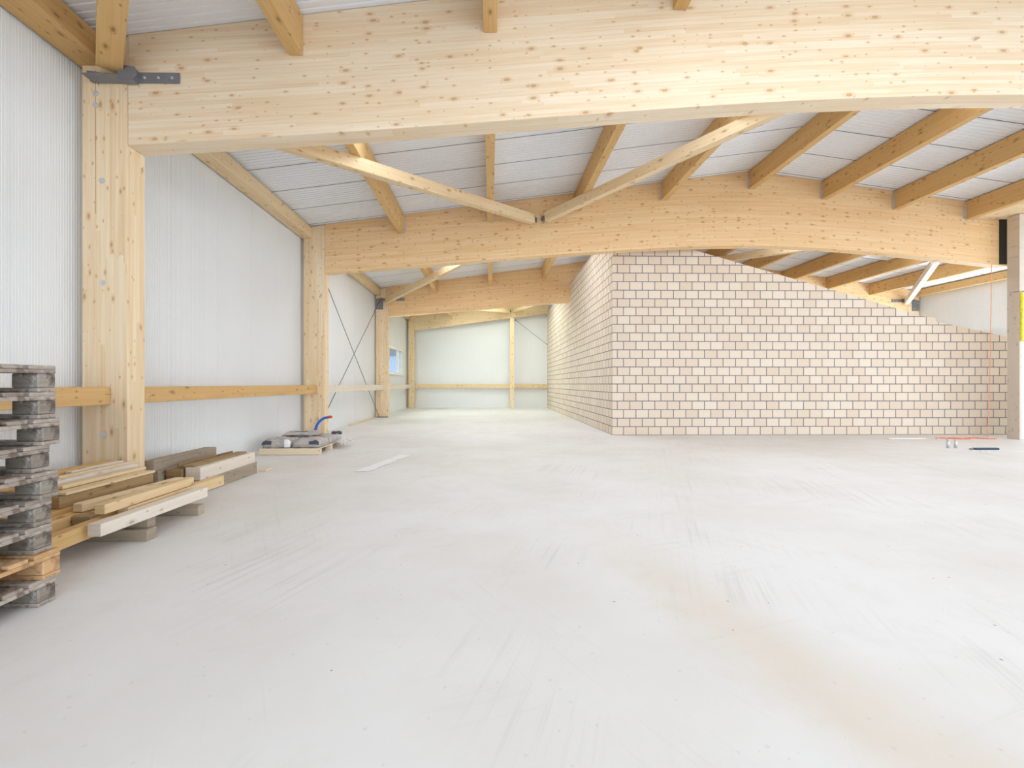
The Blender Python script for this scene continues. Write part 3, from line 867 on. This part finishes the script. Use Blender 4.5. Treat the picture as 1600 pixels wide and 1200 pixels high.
lumber(-3.42, 3.60, 4.45, Z3 + .042, 0.07, 0.035, M['timber_white'], 'short bleached batten on top of the pile near its middle', 0.5, 'timber_batten')
lumber(-3.52, 3.75, 4.50, Z3 + .042, 0.06, 0.045, M['timber_pale'], 'short pale batten slightly askew on top of the pile', -1.5, 'timber_batten')
lumber(-3.60, 3.95, 4.52, Z3 + .042, 0.055, 0.050, M['timber_white'], 'shortest batten, uppermost on the near pile', 1.5, 'timber_batten')
lumber(-3.32, 3.55, 4.38, Z3 + .029, 0.08, 0.028, M['timber_pale'], 'flat pale lath on top of the pile pointing at the second pile', -1.0, 'timber_batten')

G2 = 'weathered timbers in the second pile'
lumber(-3.23, 4.60, 6.20, 0.001, 0.16, 0.15, M['timber_grey'], 'brownish squared beam on the floor, outermost of the second pile', 0, group=G2)
lumber(-3.42, 4.60, 6.25, 0.001, 0.18, 0.15, M['timber_grey'], 'grey beam on the floor second from the outside of the second pile', 0, group=G2)
lumber(-3.64, 4.95, 6.10, 0.001, 0.20, 0.15, M['timber_grey'], 'grey beam on the floor closest to the wall in the second pile', 0, group=G2)
lumber(-3.23, 5.00, 6.15, 0.152, 0.16, 0.14, M['timber_white'], 'whitish beam on the outer edge of the upper row, second pile', 0, group=G2)
lumber(-3.42, 4.98, 6.05, 0.152, 0.17, 0.12, M['timber_brown'], 'brown beam in the upper row of the second pile', 0, group=G2)
lumber(-3.62, 4.90, 6.00, 0.152, 0.18, 0.12, M['timber_grey'], 'dark grey beam in the upper row against the wall, second pile', 0, group=G2)
lumber(-3.63, 4.88, 5.98, 0.273, 0.14, 0.11, M['timber_grey'], 'weathered grey beam on top of the second pile', 0, group=G2)
lumber(-3.42, 5.05, 6.02, 0.275, 0.022, 0.05, M['timber_brown'], 'thin brown plank standing on edge on the second pile', -2.5, 'timber_board', group=G2)
lumber(-3.29, 5.02, 6.04, 0.294, 0.13, 0.02, M['timber_brown'], 'thin brown board lying on the whitish beam of the second pile', -1.5, 'timber_board', group=G2)
o = MB().box(-3.16, -3.06, 6.28, 6.46, 0.001, 0.03, 'y').build('wood_offcut', M['pallet_pale'], bevel=0.004)
tag(o, 'small pale offcut on the floor just past the second pile', 'timber')

# plank lying along the wall by the rods
o = MB().box(-0.035, 0.035, 0, 3.0, 0.001, 0.03, 'y').build('floor_batten', M['timber_pale'], bevel=0.003)
o.location = (-4.03, 13.1, 0); tag(o, 'thin pale batten on the floor along the left wall between the crossed rods', 'timber')

# ================================================================== pallet with sacks
sp_ = empty('sack_pallet', (-3.4, 8.4, 0), 'small pale wooden pallet in front of the second column carrying sacks', 'pallet')
MB().box(-0.50, 0.50, -0.66, -0.64, 0.004, 0.112, 'x').build('side_board', M['pallet_pale'], sp_, bevel=0.003)
MB().box(-0.50, 0.50, 0.66, 0.68, 0.004, 0.09, 'x').build('side_board', M['pallet_pale'], sp_, bevel=0.003)
for y in (-0.56, -0.02, 0.56):
    for x in (-0.45, 0.0, 0.45):
        MB().box(x - 0.05, x + 0.05, y - 0.05, y + 0.05, 0.0, 0.088).build('block', M['pallet_pale'], sp_, bevel=0.003)
for x in (-0.45, -0.225, 0.0, 0.225, 0.45):
    MB().box(x - 0.045, x + 0.045, -0.64, 0.66, 0.09, 0.108, 'y').build('deck_board', M['pallet_pale'], sp_, bevel=0.003)

def sack(loc, lx, ly, h_, rz, seed, label, mat='sack', prints=(), group='cement sacks on the pallet', squash=1.0):
    rnd = random.Random(seed)
    nx, ny = 22, 14
    ph = [rnd.uniform(0, 6.3) for _ in range(6)]
    def top_(u, v):
        e_ = (1 - abs(u) ** 8) * (1 - abs(v) ** 8)
        e_ = max(0, e_) ** 0.30
        wr = 0.07 * math.sin(5 * u + 3 * v + ph[0]) + 0.06 * math.sin(9 * v - 4 * u + ph[1]) + 0.03 * math.sin(17 * u + 11 * v + ph[2])
        return h_ * (e_ * (0.86 + wr) + 0.06)
    mb = MB()
    def P(i, j, t):
        u = -1 + 2 * i / nx; v = -1 + 2 * j / ny
        bul = 1 + 0.03 * math.sin(4 * u + ph[3]) - 0.04 * abs(u * v)
        z = top_(u, v) if t else 0.0
        if not t:
            rim = max(abs(u), abs(v)); z = 0.0 if rim < .999 else top_(u, v)
        return (u * lx / 2 * bul, v * ly / 2 * bul, z)
    for i in range(nx):
        for j in range(ny):
            mb.face([P(i, j, 1), P(i + 1, j, 1), P(i + 1, j + 1, 1), P(i, j + 1, 1)])
            mb.face([P(i, j, 0), P(i, j + 1, 0), P(i + 1, j + 1, 0), P(i + 1, j, 0)])
    o = mb.build('cement_sack', M[mat], smooth=True)
    o.location = loc; o.rotation_euler = (0, 0, math.radians(rz))
    tag(o, label, 'sack', group)
    for (name, u0, u1, v0, v1, m_) in prints:
        pm = MB(); n = 6
        for i in range(n):
            for j in range(n):
                def Q(a, b):
                    u = u0 + (u1 - u0) * a / n; v = v0 + (v1 - v0) * b / n
                    return (u * lx / 2, v * ly / 2, top_(u, v) + 0.003)
                pm.face([Q(i, j), Q(i + 1, j), Q(i + 1, j + 1), Q(i, j + 1)])
        pm.build(name, M[m_], o, smooth=True)
    return o
zt = 0.110
sack((-3.65, 8.05, zt), 0.50, 0.52, 0.150, 2, 1, 'dusty cement sack at the near left corner of the sack pallet', prints=(('dark_print', -.95, -.30, -.995, -.90, 'sack_print'), ('label', .55, .95, -1.0, -.85, 'sack_label')))
sack((-3.14, 8.06, zt), 0.48, 0.52, 0.150, -2, 2, 'dusty cement sack at the near right corner of the sack pallet', prints=(('dark_print', .25, .95, -.995, -.90, 'sack_print'),))
sack((-3.64, 8.67, zt), 0.49, 0.60, 0.16, 4, 3, 'dusty cement sack at the far left of the sack pallet', prints=(('dark_print', -.1, .6, -.4, -.1, 'sack_print'),))
sack((-3.12, 8.67, zt), 0.46, 0.54, 0.14, -6, 4, 'dusty cement sack at the far right of the sack pallet')
sack((-3.44, 8.45, zt + 0.168), 0.60, 0.40, 0.055, 8, 5, 'flattened half-empty sack lying on top of the other sacks', prints=(('dark_print', -.4, .3, -.6, -.2, 'sack_print'),))
sack((-3.02, 9.0, zt + 0.105), 0.20, 0.16, 0.06, 10, 6, 'small black rolled bag lying at the back of the sacks', mat='sack_print', group='bags and film on the sack pallet')
# wrinkled film at the right edge
mb = MB(); n = 12
rr = random.Random(4)
H_ = [[rr.uniform(0.0, 0.05) for _ in range(n + 1)] for _ in range(n + 1)]
for i in range(n):
    for j in range(n):
        def Q(a, b): return (-2.88 + 0.20 * a / n, 8.45 + 0.55 * b / n, 0.118 + H_[a][b] * 0.7 - 0.03 * a / n)
        mb.face([Q(i, j), Q(i + 1, j), Q(i + 1, j + 1), Q(i, j + 1)])
o = mb.build('plastic_wrap', M['film'], smooth=True)
tag(o, 'crumpled clear plastic wrap hanging over the right edge of the sack pallet', 'plastic', 'bags and film on the sack pallet')

# blue pipe rising in front of the second column
pe = empty('plastic_pipe', (-3.72, 9.72, 0), 'bent blue pipe with a red end, rising in front of the second column', 'pipe')
path = [(0, 0, 0), (0.0, 0, 0.12), (0.015, 0, 0.24), (0.05, 0, 0.335), (0.11, 0, 0.415), (0.19, 0, 0.47), (0.28, 0, 0.497)]
def smooth(path, k=4):
    pts = [Vector(p) for p in path]; out = []
    for i in range(len(pts) - 1):
        p0 = pts[max(i - 1, 0)]; p1 = pts[i]; p2 = pts[i + 1]; p3 = pts[min(i + 2, len(pts) - 1)]
        for j in range(k):
            t = j / k
            out.append(0.5 * ((2 * p1) + (p2 - p0) * t + (2 * p0 - 5 * p1 + 4 * p2 - p3) * t * t + (3 * p1 - p0 - 3 * p2 + p3) * t ** 3))
    out.append(pts[-1]); return out
MB().tube(smooth(path), 0.027, 14).build('tube', M['pipe_blue'], pe, smooth=True)
MB().tube([(0.275, 0, 0.4965), (0.33, 0, 0.503), (0.365, 0, 0.499)], [0.029, 0.029, 0.022], 14).build('end_plug', M['pipe_red'], pe, smooth=True)

# thin film strip on the open floor
mb = MB(); n = 24
for i in range(n):
    for j in range(6):
        def Q(a, b):
            y = 6.25 + 1.45 * a / n
            return (-1.86 + 0.34 * a / n + 0.006 * math.sin(a * 1.1) + (0.20 + 0.02 * math.sin(a * .7)) * b / 6, y, 0.003 + 0.0035 * (1 + math.sin(a * 1.7 + b * 2.1)))
        mb.face([Q(i, j), Q(i + 1, j), Q(i + 1, j + 1), Q(i, j + 1)])
o = mb.build('plastic_strip', M['film_white'], smooth=True)
tag(o, 'long shiny strip of clear plastic lying on the open floor right of the sack pallet', 'plastic')

# ================================================================== things by the blockwork, right
o = MB().box(8.72, 9.52, 9.78, 9.90, 0.001, 0.012).build('paper_strip', M['paper'])
tag(o, 'flat white strip of board on the floor before the right part of the blockwork', 'board')
mb = MB()
for i in range(2):
    pts = [(9.75 + i * .35 + 0.09 * k, 9.78 + 0.09 * math.sin(k * .9 + i * 2), 0.012 + 0.006 * math.sin(k * 1.3)) for k in range(13 - i * 2)]
    mb.tube(smooth(pts, 3), 0.014, 6)
o = mb.build('lashing_strap', M['strap'], smooth=True)
tag(o, 'red-orange lashing strap lying in loops on the floor by the right end of the blockwork', 'strap')
pts = [(11.19, 9.965, 3.86), (11.185, 9.97, 3.0), (11.17, 9.97, 2.0), (11.15, 9.97, 1.2), (11.12, 9.96, 0.55), (11.05, 9.92, 0.20), (10.98, 9.84, 0.012), (10.85, 9.70, 0.010)]
o = MB().tube(smooth(pts, 5), 0.0065, 6).build('hanging_cord', M['cord'], smooth=True)
tag(o, 'thin orange cord hanging from the right end of the second beam down to the floor', 'cord')
def can(x, y, label):
    e = empty('metal_sleeve', (x, y, 0), label, 'sleeve', 'two upright metal sleeves on the floor')
    MB().tube([(0, 0, 0), (0, 0, 0.15)], 0.024, 14).build('tube', M['zinc'], e, smooth=True)
    MB().tube([(0, 0, 0.15), (0, 0, 0.165)], 0.028, 14).build('collar', M['zinc'], e, smooth=True)
can(8.60, 8.40, 'left one of two small upright metal sleeves on the floor')
can(8.725, 8.38, 'right one of two small upright metal sleeves on the floor')
e = empty('spirit_level', (9.02, 8.15, 0), 'dark blue bar-shaped tool lying on the floor right of the metal sleeves', 'tool')
MB().box(-0.21, 0.25, -0.03, 0.03, 0, 0.035, 'x').build('tool_body', M['navy'], e, bevel=0.006)
MB().box(-0.27, -0.21, -0.022, 0.022, 0, 0.028, 'x').build('tool_end', M['steel_dark'], e, bevel=0.006)
mb = MB()
rr = random.Random(9)
for i in range(7):
    x = 8.52 + rr.uniform(0, .35); y = 7.98 + rr.uniform(-.06, .06); s_ = rr.uniform(.01, .022)
    mb.box(x - s_, x + s_, y - s_ * .7, y + s_ * .7, 0, s_ * .8)
o = mb.build('plaster_crumbs', M['paper'], bevel=0.002)
tag(o, 'few white plaster crumbs on the floor left of the blue tool', 'crumbs', kind='stuff')

# ================================================================== outside the window
g = MB().box(-60, XL - 0.25, -10, 60, -0.25, -0.2).build('grass_ground', M['ground']); tag(g, kind='structure')
hs = empty('neighbour_house', (-26, 108, 0), 'blue-grey building seen small through the far left window', 'building')
MB().box(-9, 9, -6, 6, -0.2, 7.5).build('facade', M['house'], hs)
MB().prism_y([(-9.6, 7.5), (9.6, 7.5), (0, 11.0)], -6.4, 6.4).build('roof', M['house_roof'], hs)
